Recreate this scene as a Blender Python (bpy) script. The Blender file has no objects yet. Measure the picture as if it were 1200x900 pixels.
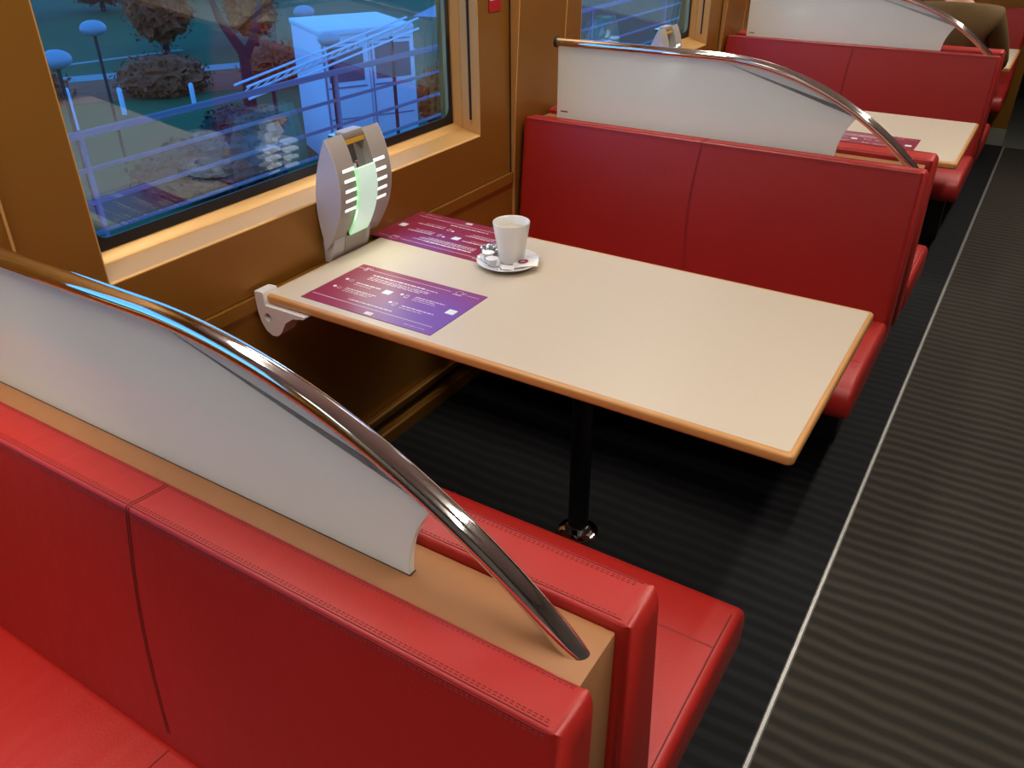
import bpy, bmesh, math, random
from mathutils import Vector, Matrix, Euler
random.seed(7)
SC = bpy.context.scene
COL = SC.collection
PI = math.pi

# ------------------------------------------------------------------ materials
def lin(c):
    return tuple((x/255/12.92 if x/255 <= .04045 else ((x/255+.055)/1.055)**2.4) for x in c)

def mat(name, col, rough=.5, metal=0., spec=.5, coat=0., bump=None, var=None, emit=None, estr=0., coatr=.1):
    """Principled material; bump=(scale,strength,dist), var=(scale,amount) multiplies colour by noise."""
    m = bpy.data.materials.new(name); m.use_nodes = True
    nt = m.node_tree; b = nt.nodes['Principled BSDF']
    c = (*col, 1)
    b.inputs['Base Color'].default_value = c
    b.inputs['Roughness'].default_value = rough
    b.inputs['Metallic'].default_value = metal
    b.inputs['Specular IOR Level'].default_value = spec
    b.inputs['Coat Weight'].default_value = coat
    b.inputs['Coat Roughness'].default_value = coatr
    if emit:
        b.inputs['Emission Color'].default_value = (*emit, 1)
        b.inputs['Emission Strength'].default_value = estr
    tc = None
    if bump or var:
        tc = nt.nodes.new('ShaderNodeTexCoord')
    if var:
        n = nt.nodes.new('ShaderNodeTexNoise'); n.inputs['Scale'].default_value = var[0]; n.inputs['Detail'].default_value = 4
        nt.links.new(tc.outputs['Object'], n.inputs['Vector'])
        r = nt.nodes.new('ShaderNodeMapRange'); r.inputs['To Min'].default_value = 1-var[1]; r.inputs['To Max'].default_value = 1+var[1]
        nt.links.new(n.outputs['Fac'], r.inputs['Value'])
        mx = nt.nodes.new('ShaderNodeVectorMath'); mx.operation = 'SCALE'; mx.inputs[0].default_value = col
        nt.links.new(r.outputs['Result'], mx.inputs['Scale'])
        nt.links.new(mx.outputs['Vector'], b.inputs['Base Color'])
    if bump:
        n = nt.nodes.new('ShaderNodeTexNoise'); n.inputs['Scale'].default_value = bump[0]; n.inputs['Detail'].default_value = 3
        nt.links.new(tc.outputs['Object'], n.inputs['Vector'])
        bp = nt.nodes.new('ShaderNodeBump'); bp.inputs['Strength'].default_value = bump[1]; bp.inputs['Distance'].default_value = bump[2]
        nt.links.new(n.outputs['Fac'], bp.inputs['Height'])
        nt.links.new(bp.outputs['Normal'], b.inputs['Normal'])
    return m

M = {}
M['leather'] = mat('red_leather', (.345, .0095, .0055), .47, 0, .58, bump=(260, .22, .002), var=(3.0, .10))
M['stitch'] = mat('dark_red_thread', (.15, .008, .006), .7)
M['veneer'] = mat('tan_veneer', (.32, .142, .056), .5, 0, .35, bump=(180, .06, .001), var=(22, .06))
M['laminate'] = mat('cream_laminate', (.515, .435, .335), .40, 0, .4, var=(60, .02))
M['rim'] = mat('beech_edging', (.50, .24, .075), .38, 0, .5, var=(14, .10))
M['chrome'] = mat('polished_chrome', (.80, .79, .78), .045, 1)
M['black'] = mat('black_powder_coat', (.008, .008, .009), .35)
M['darkframe'] = mat('dark_steel', (.014, .014, .015), .5)
M['gold'] = mat('bronze_lacquer', (.27, .115, .014), .40, .40, .5, bump=(600, .06, .0006), var=(5, .04))
M['goldframe'] = mat('pale_bronze_lacquer', (.60, .335, .105), .38, .30, .5, bump=(600, .05, .0005))
M['gapline'] = mat('dark_joint', (.015, .006, .004), .7)
M['trimlight'] = mat('pale_bronze_strip', (.60, .33, .10), .35, .3)
M['rubber'] = mat('black_rubber', (.006, .006, .007), .45)
M['plastic'] = mat('light_grey_plastic', (.55, .53, .52), .38, 0, .45)
M['plasticside'] = mat('pale_grey_plastic', (.52, .50, .52), .42, 0, .4)
M['lampface'] = mat('warm_grey_plastic', (.36, .32, .29), .40, 0, .45)
M['slot'] = mat('lit_slot', (.9, .95, .9), .4, emit=(.95, 1., .95), estr=.8)
M['glow'] = mat('edge_lit_green_glass', (.60, .75, .67), .12, 0, .5, emit=(.62, .88, .74), estr=.42)
M['glowedge'] = mat('green_glass_edge', (.4, .85, .4), .15, emit=(.40, .85, .42), estr=.5)
M['mirror'] = mat('mirror', (.75, .75, .75), .03, 1)
M['yellow'] = mat('warm_lit_clip', (.85, .52, .07), .25, .2)
M['white'] = mat('white_plastic', (.66, .65, .64), .35, 0, .5)
M['porcelain'] = mat('white_porcelain', (.74, .72, .69), .14, 0, .5)
M['coffee'] = mat('milky_coffee_foam', (.48, .42, .33), .5, var=(60, .25))
M['foil'] = mat('crumpled_foil', (.55, .54, .52), .22, 1, bump=(90, .5, .004))
M['paper'] = mat('white_paper', (.78, .75, .73), .6)
M['bluepaper'] = mat('pale_blue_paper', (.62, .68, .78), .55)
M['crimson'] = mat('crimson_print', (.22, .025, .05), .5)
M['print'] = mat('white_print', (.72, .62, .66), .5)
M['qrblank'] = mat('pale_print', (.60, .66, .68), .5)
M['signred'] = mat('sign_red', (.35, .008, .012), .4)
M['ceiling'] = mat('off_white_ceiling', (.74, .73, .71), .5)
M['greywall'] = mat('grey_wall_panel', (.20, .18, .15), .5)
M['lampwhite'] = mat('lit_diffuser', (.9, .85, .75), .5, emit=(1., .92, .80), estr=3.2)
M['alu'] = mat('brushed_aluminium', (.58, .58, .55), .35, .75)
M['kick'] = mat('grey_kickplate', (.20, .20, .17), .45)
M['greyfloor'] = mat('grey_vinyl', (.13, .13, .11), .45, var=(40, .1))
M['jacket'] = mat('olive_brown_cloth', (.105, .058, .012), .8, bump=(120, .3, .004), var=(12, .25))
M['trousers'] = mat('dark_trousers', (.02, .02, .03), .85)
M['skin'] = mat('skin', (.48, .25, .16), .5)
M['hair'] = mat('brown_hair', (.05, .022, .012), .55, bump=(150, .5, .003))
# outdoors
M['grass'] = mat('lawn', (.022, .085, .012), .9, var=(.6, .35), bump=(6, .4, .05))
M['path'] = mat('pale_paving', (.30, .30, .28), .8, var=(2, .1))
M['cabin'] = mat('white_cabin_panel', (.70, .74, .80), .5)
M['cabinwin'] = mat('dark_cabin_window', (.08, .12, .16), .15)
M['cabinline'] = mat('grey_cabin_trim', (.20, .23, .30), .5)
M['railpaint'] = mat('blue_grey_paint', (.10, .12, .17), .45)
M['autumn'] = mat('russet_leaves', (.46, .075, .015), .85, var=(2.5, .5))
M['pinkleaf'] = mat('dusky_red_leaves', (.34, .05, .04), .85, var=(2, .5))
M['darkleaf'] = mat('dark_green_leaves', (.02, .045, .03), .85, var=(2, .5))
M['bark'] = mat('dark_bark', (.03, .018, .02), .9)
M['orange'] = mat('orange_leaves', (.75, .12, .01), .8, var=(4, .4))
M['concrete'] = mat('concrete', (.25, .25, .25), .85, var=(3, .15))
M['lampdisc'] = mat('pale_blue_shade', (.30, .34, .38), .5)

def wrinkles(m):
    nt = m.node_tree; bp = [n for n in nt.nodes if n.type == 'BUMP'][0]
    tc = [n for n in nt.nodes if n.type == 'TEX_COORD'][0]
    mp = nt.nodes.new('ShaderNodeMapping'); mp.inputs['Scale'].default_value = (26, 7, 9); mp.inputs['Rotation'].default_value = (0, 0, .5)
    n = nt.nodes.new('ShaderNodeTexNoise'); n.inputs['Scale'].default_value = 1.0; n.inputs['Detail'].default_value = 2
    b2 = nt.nodes.new('ShaderNodeBump'); b2.inputs['Strength'].default_value = .35; b2.inputs['Distance'].default_value = .006
    nt.links.new(tc.outputs['Object'], mp.inputs['Vector']); nt.links.new(mp.outputs[0], n.inputs['Vector'])
    nt.links.new(n.outputs['Fac'], b2.inputs['Height']); nt.links.new(b2.outputs['Normal'], bp.inputs['Normal'])
wrinkles(M['leather'])

def floor_mat(name, dark, light, period, axis='y'):
    m = bpy.data.materials.new(name); m.use_nodes = True; nt = m.node_tree; b = nt.nodes['Principled BSDF']
    tc = nt.nodes.new('ShaderNodeTexCoord')
    nz = nt.nodes.new('ShaderNodeTexNoise'); nz.inputs['Scale'].default_value = 3.5; nz.inputs['Detail'].default_value = 2
    nt.links.new(tc.outputs['Object'], nz.inputs['Vector'])
    sp = nt.nodes.new('ShaderNodeSeparateXYZ'); nt.links.new(tc.outputs['Object'], sp.inputs[0])
    ma = nt.nodes.new('ShaderNodeMath'); ma.operation = 'MULTIPLY_ADD'; ma.inputs[1].default_value = .05
    nt.links.new(nz.outputs['Fac'], ma.inputs[0]); nt.links.new(sp.outputs['Y'], ma.inputs[2])
    mu = nt.nodes.new('ShaderNodeMath'); mu.operation = 'MULTIPLY'; mu.inputs[1].default_value = 2*PI/period
    nt.links.new(ma.outputs[0], mu.inputs[0])
    si = nt.nodes.new('ShaderNodeMath'); si.operation = 'SINE'; nt.links.new(mu.outputs[0], si.inputs[0])
    mr = nt.nodes.new('ShaderNodeMapRange'); mr.inputs['From Min'].default_value = -.6; mr.inputs['From Max'].default_value = 1
    nt.links.new(si.outputs[0], mr.inputs['Value'])
    fine = nt.nodes.new('ShaderNodeTexNoise'); fine.inputs['Scale'].default_value = 420
    nt.links.new(tc.outputs['Object'], fine.inputs['Vector'])
    f2 = nt.nodes.new('ShaderNodeMath'); f2.operation = 'MULTIPLY'
    nt.links.new(mr.outputs[0], f2.inputs[0]); nt.links.new(fine.outputs['Fac'], f2.inputs[1])
    f3 = nt.nodes.new('ShaderNodeMath'); f3.operation = 'MULTIPLY'; f3.inputs[1].default_value = 1.7; f3.use_clamp = True
    nt.links.new(f2.outputs[0], f3.inputs[0])
    mx = nt.nodes.new('ShaderNodeMix'); mx.data_type = 'RGBA'
    mx.inputs['A'].default_value = (*dark, 1); mx.inputs['B'].default_value = (*light, 1)
    nt.links.new(f3.outputs[0], mx.inputs['Factor']); nt.links.new(mx.outputs['Result'], b.inputs['Base Color'])
    b.inputs['Roughness'].default_value = .75; b.inputs['Specular IOR Level'].default_value = .25
    bp = nt.nodes.new('ShaderNodeBump'); bp.inputs['Strength'].default_value = .4; bp.inputs['Distance'].default_value = .002
    nt.links.new(fine.outputs['Fac'], bp.inputs['Height']); nt.links.new(bp.outputs['Normal'], b.inputs['Normal'])
    return m
M['carpet'] = floor_mat('charcoal_striped_carpet', (.0035, .004, .005), (.012, .0125, .0135), .05)
M['aislecarpet'] = floor_mat('brown_striped_carpet', (.022, .0185, .0138), (.052, .044, .033), .05)

def frosted():
    m = bpy.data.materials.new('frosted_glass'); m.use_nodes = True; nt = m.node_tree
    out = nt.nodes['Material Output']; b = nt.nodes['Principled BSDF']
    b.inputs['Base Color'].default_value = (.93, .96, .85, 1); b.inputs['Roughness'].default_value = .10
    b.inputs['Specular IOR Level'].default_value = .4
    t = nt.nodes.new('ShaderNodeBsdfTranslucent'); t.inputs['Color'].default_value = (.90, .96, .90, 1)
    mx = nt.nodes.new('ShaderNodeMixShader'); mx.inputs[0].default_value = .36
    nt.links.new(b.outputs[0], mx.inputs[1]); nt.links.new(t.outputs[0], mx.inputs[2]); nt.links.new(mx.outputs[0], out.inputs['Surface'])
    return m
M['frost'] = frosted()

def pane_mat():
    m = bpy.data.materials.new('window_glass'); m.use_nodes = True; nt = m.node_tree
    nt.nodes.remove(nt.nodes['Principled BSDF']); out = nt.nodes['Material Output']
    tr = nt.nodes.new('ShaderNodeBsdfTransparent'); tr.inputs['Color'].default_value = (.80, .86, .95, 1)
    gl = nt.nodes.new('ShaderNodeBsdfGlossy'); gl.inputs['Roughness'].default_value = .0
    lw = nt.nodes.new('ShaderNodeLayerWeight'); lw.inputs['Blend'].default_value = .5
    pw = nt.nodes.new('ShaderNodeMath'); pw.operation = 'POWER'; pw.inputs[1].default_value = 4.0
    nt.links.new(lw.outputs['Facing'], pw.inputs[0])
    fr = nt.nodes.new('ShaderNodeMath'); fr.operation = 'MULTIPLY_ADD'; fr.inputs[1].default_value = .30; fr.inputs[2].default_value = .15
    nt.links.new(pw.outputs[0], fr.inputs[0])
    mx = nt.nodes.new('ShaderNodeMixShader')
    nt.links.new(fr.outputs[0], mx.inputs[0]); nt.links.new(tr.outputs[0], mx.inputs[1]); nt.links.new(gl.outputs[0], mx.inputs[2])
    nt.links.new(mx.outputs[0], out.inputs['Surface'])
    return m
M['pane'] = pane_mat()

def mat_blend(name, c0, c1, cx, cy, r):
    """colour blend over a place mat: crimson with a purple cloud centred at (cx,cy) in mat coordinates"""
    m = bpy.data.materials.new(name); m.use_nodes = True; nt = m.node_tree; b = nt.nodes['Principled BSDF']
    tc = nt.nodes.new('ShaderNodeTexCoord')
    vs = nt.nodes.new('ShaderNodeVectorMath'); vs.operation = 'SUBTRACT'; vs.inputs[1].default_value = (cx, cy, 0)
    nt.links.new(tc.outputs['Object'], vs.inputs[0])
    ln = nt.nodes.new('ShaderNodeVectorMath'); ln.operation = 'LENGTH'; nt.links.new(vs.outputs[0], ln.inputs[0])
    mr = nt.nodes.new('ShaderNodeMapRange'); mr.interpolation_type = 'SMOOTHSTEP'
    mr.inputs['From Min'].default_value = .02; mr.inputs['From Max'].default_value = r
    nt.links.new(ln.outputs['Value'], mr.inputs['Value'])
    mx = nt.nodes.new('ShaderNodeMix'); mx.data_type = 'RGBA'
    mx.inputs['A'].default_value = (*c1, 1); mx.inputs['B'].default_value = (*c0, 1)
    nt.links.new(mr.outputs[0], mx.inputs['Factor']); nt.links.new(mx.outputs['Result'], b.inputs['Base Color'])
    b.inputs['Roughness'].default_value = .42
    return m

# ------------------------------------------------------------------ mesh helpers
def tag(o, label=None, cat=None, group=None, kind=None):
    if label: o['label'] = label
    if cat: o['category'] = cat
    if group: o['group'] = group
    if kind: o['kind'] = kind
    return o

def empty(name, loc=(0, 0, 0), rz=0):
    o = bpy.data.objects.new(name, None); o.location = loc; o.rotation_euler = (0, 0, rz); o.empty_display_size = .05
    COL.objects.link(o); return o

def obj(name, bm, m, parent=None, sharp=35, loc=None):
    me = bpy.data.meshes.new(name)
    bmesh.ops.recalc_face_normals(bm, faces=bm.faces[:])
    bm.to_mesh(me); bm.free()
    if isinstance(m, (list, tuple)):
        for x in m: me.materials.append(x)
    else: me.materials.append(m)
    for p in me.polygons: p.use_smooth = True
    me.set_sharp_from_angle(angle=math.radians(sharp))
    o = bpy.data.objects.new(name, me); COL.objects.link(o)
    if parent: o.parent = parent
    if loc: o.location = loc
    return o

def bevel(bm, r, seg=3, ang=30, faces=None):
    es = [e for e in bm.edges if len(e.link_faces) == 2 and e.calc_face_angle(0) > math.radians(ang)]
    if faces is not None:
        fs = set(faces); es = [e for e in es if e.link_faces[0] in fs or e.link_faces[1] in fs]
    bmesh.ops.bevel(bm, geom=es, offset=r, segments=seg, profile=.5, affect='EDGES', clamp_overlap=True)

def add_box(bm, lo, hi, mi=0):
    vs = [bm.verts.new((x, y, z)) for x in (lo[0], hi[0]) for y in (lo[1], hi[1]) for z in (lo[2], hi[2])]
    fs = []
    for q in ((0, 1, 3, 2), (4, 6, 7, 5), (0, 4, 5, 1), (2, 3, 7, 6), (0, 2, 6, 4), (1, 5, 7, 3)):
        f = bm.faces.new([vs[i] for i in q]); f.material_index = mi; fs.append(f)
    return fs

def box(lo, hi, r=0, seg=2):
    bm = bmesh.new(); add_box(bm, lo, hi)
    if r: bmesh.ops.recalc_face_normals(bm, faces=bm.faces[:]); bevel(bm, r, seg)
    return bm

def add_prism(bm, pts, f0, f1, mi=0):
    """pts: 2-D outline; f0/f1: functions mapping (a,b) to the 3-D points of the two caps"""
    A = [bm.verts.new(f0(*p)) for p in pts]; B = [bm.verts.new(f1(*p)) for p in pts]
    n = len(pts); fs = [bm.faces.new(A), bm.faces.new(B[::-1])]
    for i in range(n): fs.append(bm.faces.new((A[i], B[i], B[(i+1) % n], A[(i+1) % n])))
    for f in fs: f.material_index = mi
    return fs

def prism_x(pts, x0, x1):   # outline in (y,z)
    bm = bmesh.new(); add_prism(bm, pts, lambda a, b: (x0, a, b), lambda a, b: (x1, a, b)); return bm
def prism_y(pts, y0, y1):   # outline in (x,z)
    bm = bmesh.new(); add_prism(bm, pts, lambda a, b: (a, y0, b), lambda a, b: (a, y1, b)); return bm
def prism_z(pts, z0, z1):
    bm = bmesh.new(); add_prism(bm, pts, lambda a, b: (a, b, z0), lambda a, b: (a, b, z1)); return bm

def add_tube(bm, pts, r, seg=12, caps=True, mi=0):
    pts = [Vector(p) for p in pts]; rings = []
    rr = r if isinstance(r, (list, tuple)) else [r]*len(pts)
    up = Vector((0, 0, 1)); prev = None
    for i, p in enumerate(pts):
        t = (pts[min(i+1, len(pts)-1)]-pts[max(i-1, 0)]).normalized()
        if prev is None:
            a = Vector((0, 1, 0)) if abs(t.y) < .9 else Vector((1, 0, 0))
            n = (a - t*a.dot(t)).normalized()
        else:
            n = (prev - t*prev.dot(t)).normalized()
        prev = n; b = t.cross(n)
        rings.append([bm.verts.new(p+(n*math.cos(2*PI*k/seg)+b*math.sin(2*PI*k/seg))*rr[i]) for k in range(seg)])
    for a, b in zip(rings, rings[1:]):
        for k in range(seg):
            f = bm.faces.new((a[k], a[(k+1) % seg], b[(k+1) % seg], b[k])); f.material_index = mi
    if caps:
        bm.faces.new(rings[0][::-1]).material_index = mi; bm.faces.new(rings[-1]).material_index = mi

def tube(pts, r, seg=12):
    bm = bmesh.new(); add_tube(bm, pts, r, seg); return bm

def add_lathe(bm, prof, c=(0, 0), seg=40, mi=0):
    rings = []
    for r, z in prof:
        if r < 1e-6: rings.append([bm.verts.new((c[0], c[1], z))])
        else: rings.append([bm.verts.new((c[0]+r*math.cos(2*PI*k/seg), c[1]+r*math.sin(2*PI*k/seg), z)) for k in range(seg)])
    for a, b in zip(rings, rings[1:]):
        for k in range(seg):
            if len(a) == 1: bm.faces.new((a[0], b[k], b[(k+1) % seg])).material_index = mi
            elif len(b) == 1: bm.faces.new((a[k], a[(k+1) % seg], b[0])).material_index = mi
            else: bm.faces.new((a[k], a[(k+1) % seg], b[(k+1) % seg], b[k])).material_index = mi

def lathe(prof, c=(0, 0), seg=40):
    bm = bmesh.new(); add_lathe(bm, prof, c, seg); return bm

def dup(root, loc, label=None, group=None):
    def cp(o, parent):
        c = o.copy(); COL.objects.link(c)
        if parent: c.parent = parent
        for ch in list(o.children): cp(ch, c)
        return c
    r = cp(root, None); r.location = loc
    if label: r['label'] = label
    if group: r['group'] = group
    return r

P = 2.2234          # pitch of the bays along the car
D = P/2             # partition planes at -D, D, 3D
ENDY = 5.36         # bulkhead at the end of the bays

# ------------------------------------------------------------------ the room
def struct(name, bm, m, sharp=35):
    o = obj(name, bm, m, None, sharp); o['kind'] = 'structure'; return o

Y0, Y1 = -3.6, 7.2
XR = 2.78
bm = bmesh.new(); add_box(bm, (-.25, Y0, -.05), (1.459, ENDY, 0)); struct('floor', bm, M['carpet'])
bm = bmesh.new(); add_box(bm, (1.473, Y0, -.05), (XR+.1, ENDY-.03, 0)); struct('floor_aisle', bm, M['aislecarpet'])
bm = bmesh.new(); add_box(bm, (-.25, ENDY, -.05), (XR+.1, Y1, -.001)); add_box(bm, (1.4591, ENDY-.03, -.05), (XR+.1, ENDY, -.001))
struct('floor_vestibule', bm, M['greyfloor'])
bm = bmesh.new(); add_prism(bm, [(1.459, -.05), (1.473, -.05), (1.473, .001), (1.470, .005), (1.462, .005), (1.459, .001)],
                            lambda a, b: (a, Y0, b), lambda a, b: (a, ENDY-.03, b)); struct('trim_1', bm, M['alu'])
# ceiling
bm = bmesh.new(); add_box(bm, (-.3, Y0, 2.15), (XR+.1, Y1, 2.25)); struct('ceiling', bm, M['ceiling'])

# window wall: panel plane at x=-.03, window openings y = centre -.755 .. +.735, z .91 .. 1.72
WX = -.03
OY0, OY1, OZ0, OZ1 = -.755, .735, .910, 1.74
centres = [-P, 0, P, 2*P]
gold = bmesh.new()
ys = []
for c in centres:
    ys += [(c+OY0, c+OY1)]
yprev = Y0
for a, b in ys:                                     # pier panels
    add_box(gold, (-.20, yprev, .73), (WX, a, 2.15)); yprev = b
add_box(gold, (-.20, yprev, .73), (WX, Y1, 2.15))
for a, b in ys:
    add_box(gold, (-.20, a, OZ1), (WX, b, 2.15))    # above
    add_box(gold, (-.20, a, .73), (WX, b, .9045))    # apron
add_box(gold, (-.20, Y0, .69), (WX+.012, Y1, .727)) # belt strip
add_box(gold, (-.20, Y0, .12), (WX+.004, Y1, .688)) # lower panel
struct('wall_left', gold, M['gold'])
bm = bmesh.new(); add_box(bm, (-.20, Y0, .087), (WX+.022, Y1, .117)); struct('trim_2', bm, M['gold'])
bm = bmesh.new(); add_box(bm, (-.19, Y0, .05), (WX+.006, Y1, .087)); struct('trim_3', bm, M['gapline'])
bm = bmesh.new(); add_prism(bm, [(-.20, 0), (.012, 0), (.012, .045), (.006, .052), (-.20, .052)], lambda a, b: (a, Y0, b), lambda a, b: (a, Y1, b))
struct('baseboard_left', bm, M['gold'])
bm = bmesh.new(); add_box(bm, (WX+.0222, Y0, .110), (WX+.026, Y1, .117)); struct('trim_4', bm, M['trimlight'])

# column panels between the windows, leaning slightly inward towards the ceiling
for k, c in enumerate([-D, D, 3*D]):
    bm = bmesh.new()
    prof = [(WX-.02, .73), (WX+.010, .73), (WX+.016, .95), (WX+.036, 1.33), (WX+.06, 1.75), (WX+.10, 2.149), (WX-.02, 2.149)]
    add_prism(bm, prof, lambda a, b: (a, c-.170, b), lambda a, b: (a, c+.170, b))
    add_box(bm, (WX-.02, c-.170, .12), (WX+.010, c+.170, .73))
    bmesh.ops.recalc_face_normals(bm, faces=bm.faces[:])
    struct('trim_%d' % (5+3*k), bm, M['gold'])
    bm = bmesh.new()
    for s in (-1, 1):
        e = .1705*s
        pf = [(WX-.01, .12), (WX+.0125, .12), (WX+.0125, .73), (WX+.0185, .95), (WX+.0385, 1.33), (WX+.0625, 1.75), (WX+.1025, 2.149), (WX-.01, 2.149)]
        y_a, y_b = sorted((c+e, c+e+.006*s))
        add_prism(bm, pf, lambda a, b: (a, y_a, b), lambda a, b: (a, y_b, b))
    struct('trim_%d' % (6+3*k), bm, M['trimlight'])  # paler colour paints the light caught on the column's bevelled edges
    bm = bmesh.new()
    for s in (-1, 1):
        y_a, y_b = sorted((c+.1767*s, c+.184*s))
        add_box(bm, (WX-.005, y_a, .118), (WX+.002, y_b, 2.149))
    struct('trim_%d' % (7+3*k), bm, M['gapline'])

# windows
def window(n, c):
    w = empty('window_%d' % n, (WX, c, OZ0)); w['kind'] = 'structure'
    def loc(o): o.location = (-WX, -c, -OZ0); return o
    GX = -.125                                       # glass plane
    iy0, iy1, iz0 = c+OY0+.02, c+OY1-.032, .945
    # reveal: sloping sill, jambs and head as one frame
    fr = bmesh.new()
    y0, y1 = c+OY0, c+OY1
    sill = [(GX-.03, .890), (-.21, .890), (-.21, .9047), (WX, .9047), (WX, .907), (WX-.004, .911), (-.092, .928), (-.094, .931), (-.118, .947), (GX-.03, .947)]
    add_prism(fr, sill, lambda a, b: (a, y0, b), lambda a, b: (a, y1, b))
    for s, ye, in ((1, y1), (-1, y0)):
        sl = -1 if s > 0 else 1
        pf = [(GX-.03, ye), (WX, ye), (WX, ye+sl*.003), (-.092, ye+sl*.018), (-.094, ye+sl*.021), (-.118, ye+sl*.034), (GX-.03, ye+sl*.034)]
        add_prism(fr, pf, lambda a, b: (a, b, .90), lambda a, b: (a, b, OZ1))
    hd = [(GX-.03, OZ1), (WX, OZ1), (-.094, OZ1-.02), (-.118, OZ1-.034), (GX-.03, OZ1-.034)]
    add_prism(fr, hd, lambda a, b: (a, y0, b), lambda a, b: (a, y1, b))
    loc(obj('window_frame', fr, M['goldframe'], w, 25))
    # blind guide groove in each jamb with its end screw
    for s, ye in ((1, y1), (-1, y0)):
        sl = -1 if s > 0 else 1
        g = bmesh.new()
        ya, yb = sorted((ye+sl*.0095, ye+sl*.0150))
        add_box(g, (-.066, ya, .962), (-.059, yb, OZ1-.04))
        loc(obj('blind_track', g, M['gapline'], w))
        g = bmesh.new(); add_tube(g, [(-.0635, ye+sl*.008, .951), (-.0635, ye+sl*.0165, .951)], .006, 12)
        loc(obj('screw', g, M['trimlight'], w))
    # black glazing border with rounded corners + pane
    b = bmesh.new()
    gy0, gy1, gz0, gz1 = c+OY0+.030, c+OY1-.030, .945, OZ1-.030
    def rr(y0, y1, z0, z1, r, n=6):
        pts = []
        for (cy, cz, a0) in ((y1-r, z0+r, -90), (y1-r, z1-r, 0), (y0+r, z1-r, 90), (y0+r, z0+r, 180)):
            for k in range(n+1):
                a = math.radians(a0+90*k/n); pts.append((cy+r*math.cos(a), cz+r*math.sin(a)))
        return pts
    outer = rr(gy0, gy1, gz0, gz1, .012); inner = rr(gy0+.022, gy1-.022, gz0+.030, gz1-.022, .035)
    for xa, xb in ((-.124, -.128),):
        O = [[b.verts.new((x, y, z)) for y, z in outer] for x in (xa, xb)]
        I = [[b.verts.new((x, y, z)) for y, z in inner] for x in (xa, xb)]
        n = len(outer)
        for i in range(n):
            j = (i+1) % n
            b.faces.new((O[0][i], O[0][j], I[0][j], I[0][i])); b.faces.new((O[1][i], I[1][i], I[1][j], O[1][j]))
            b.faces.new((I[0][i], I[0][j], I[1][j], I[1][i])); b.faces.new((O[0][i], O[1][i], O[1][j], O[0][j]))
    loc(obj('glazing_border', b, M['rubber'], w))
    for k, gx in enumerate((-.142, -.158)):
        b = bmesh.new()
        b.faces.new([b.verts.new((gx+(z-.945)*math.tan(math.radians(3.6)), y, z)) for y, z in rr(gy0, gy1, gz0, gz1, .012)])
        loc(obj('pane', b, M['pane'], w))
    return w
for i, c in enumerate(centres): window(i+1, c)

# outer body shell below/around windows is the wall box itself; right-hand wall, end walls
bm = bmesh.new(); add_box(bm, (XR, Y0-.1, -.05), (XR+.1, Y1+.1, 2.16)); struct('wall_right', bm, M['greywall'])
bm = bmesh.new(); add_box(bm, (-.2, Y0-.1, -.05), (XR, Y0+.01, 2.16)); struct('wall_rear', bm, M['greywall'])
bm = bmesh.new(); add_box(bm, (-.2, Y1-.01, -.05), (XR+.1, Y1+.1, 2.16)); struct('wall_front', bm, M['darkframe'])
# bulkhead closing the bays
bm = bmesh.new(); add_box(bm, (WX+.03, ENDY, .121), (1.45, ENDY+.08, 2.149)); struct('wall_bulkhead', bm, M['gold'])
bm = bmesh.new(); add_box(bm, (.013, ENDY-.004, 0), (1.452, ENDY+.084, .120)); struct('baseboard_bulkhead', bm, M['kick'])

# ceiling lights (two rows of flat diffusers)
def ceiling_light(x, y, w, l, label, watts):
    t = empty('ceiling_light', (x, y, 2.15))
    tag(t, label, 'ceiling light')
    for yy in (-l*.42, l*.42):
        obj('hanger', box((-.012, yy-.012, -.022), (.012, yy+.012, 0)), M['alu'], t)
    for yy in (-l/2-.006, l/2):
        obj('end_plate', box((-w/2-.002, yy, -.064), (w/2+.002, yy+.006, -.020)), M['alu'], t)
    L = bpy.data.lights.new('ceiling_tube', 'AREA'); L.shape = 'RECTANGLE'; L.size = w; L.size_y = l
    L.energy = watts; L.spread = math.radians(125); L.color = (1., .93, .82)
    lo = bpy.data.objects.new('ceiling_tube', L); COL.objects.link(lo); lo.location = (x, y, 2.15-.066)
    d = bmesh.new(); add_box(d, (-w/2+.004, -l/2+.004, -.062), (w/2-.004, l/2-.004, -.022)); obj('diffuser', d, M['lampwhite'], t)
    return t
for j, y in enumerate([-3*D+.3, -D, D, 3*D]):
    where = ['behind the camera', 'above the partition in the foreground', 'above the second partition', 'above the farthest partition'][j]
    ceiling_light(.42, y, .16, .9, 'flat warm ceiling light by the windows, ' + where, 6.3)
    ceiling_light(1.75, y+.6, .07, 1.4, 'narrow ceiling light over the aisle, level with the one ' + where, 10)
for c, where in ((0, 'the coffee cup table'), (P, 'the second table'), (2*P, 'the farthest table')):
    ceiling_light(.20, c, .08, .5, 'added short fill light under the ceiling close to the window above ' + where, 3.2)  # added fill, no such fixture seen: brightens table and bench near the window

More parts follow.
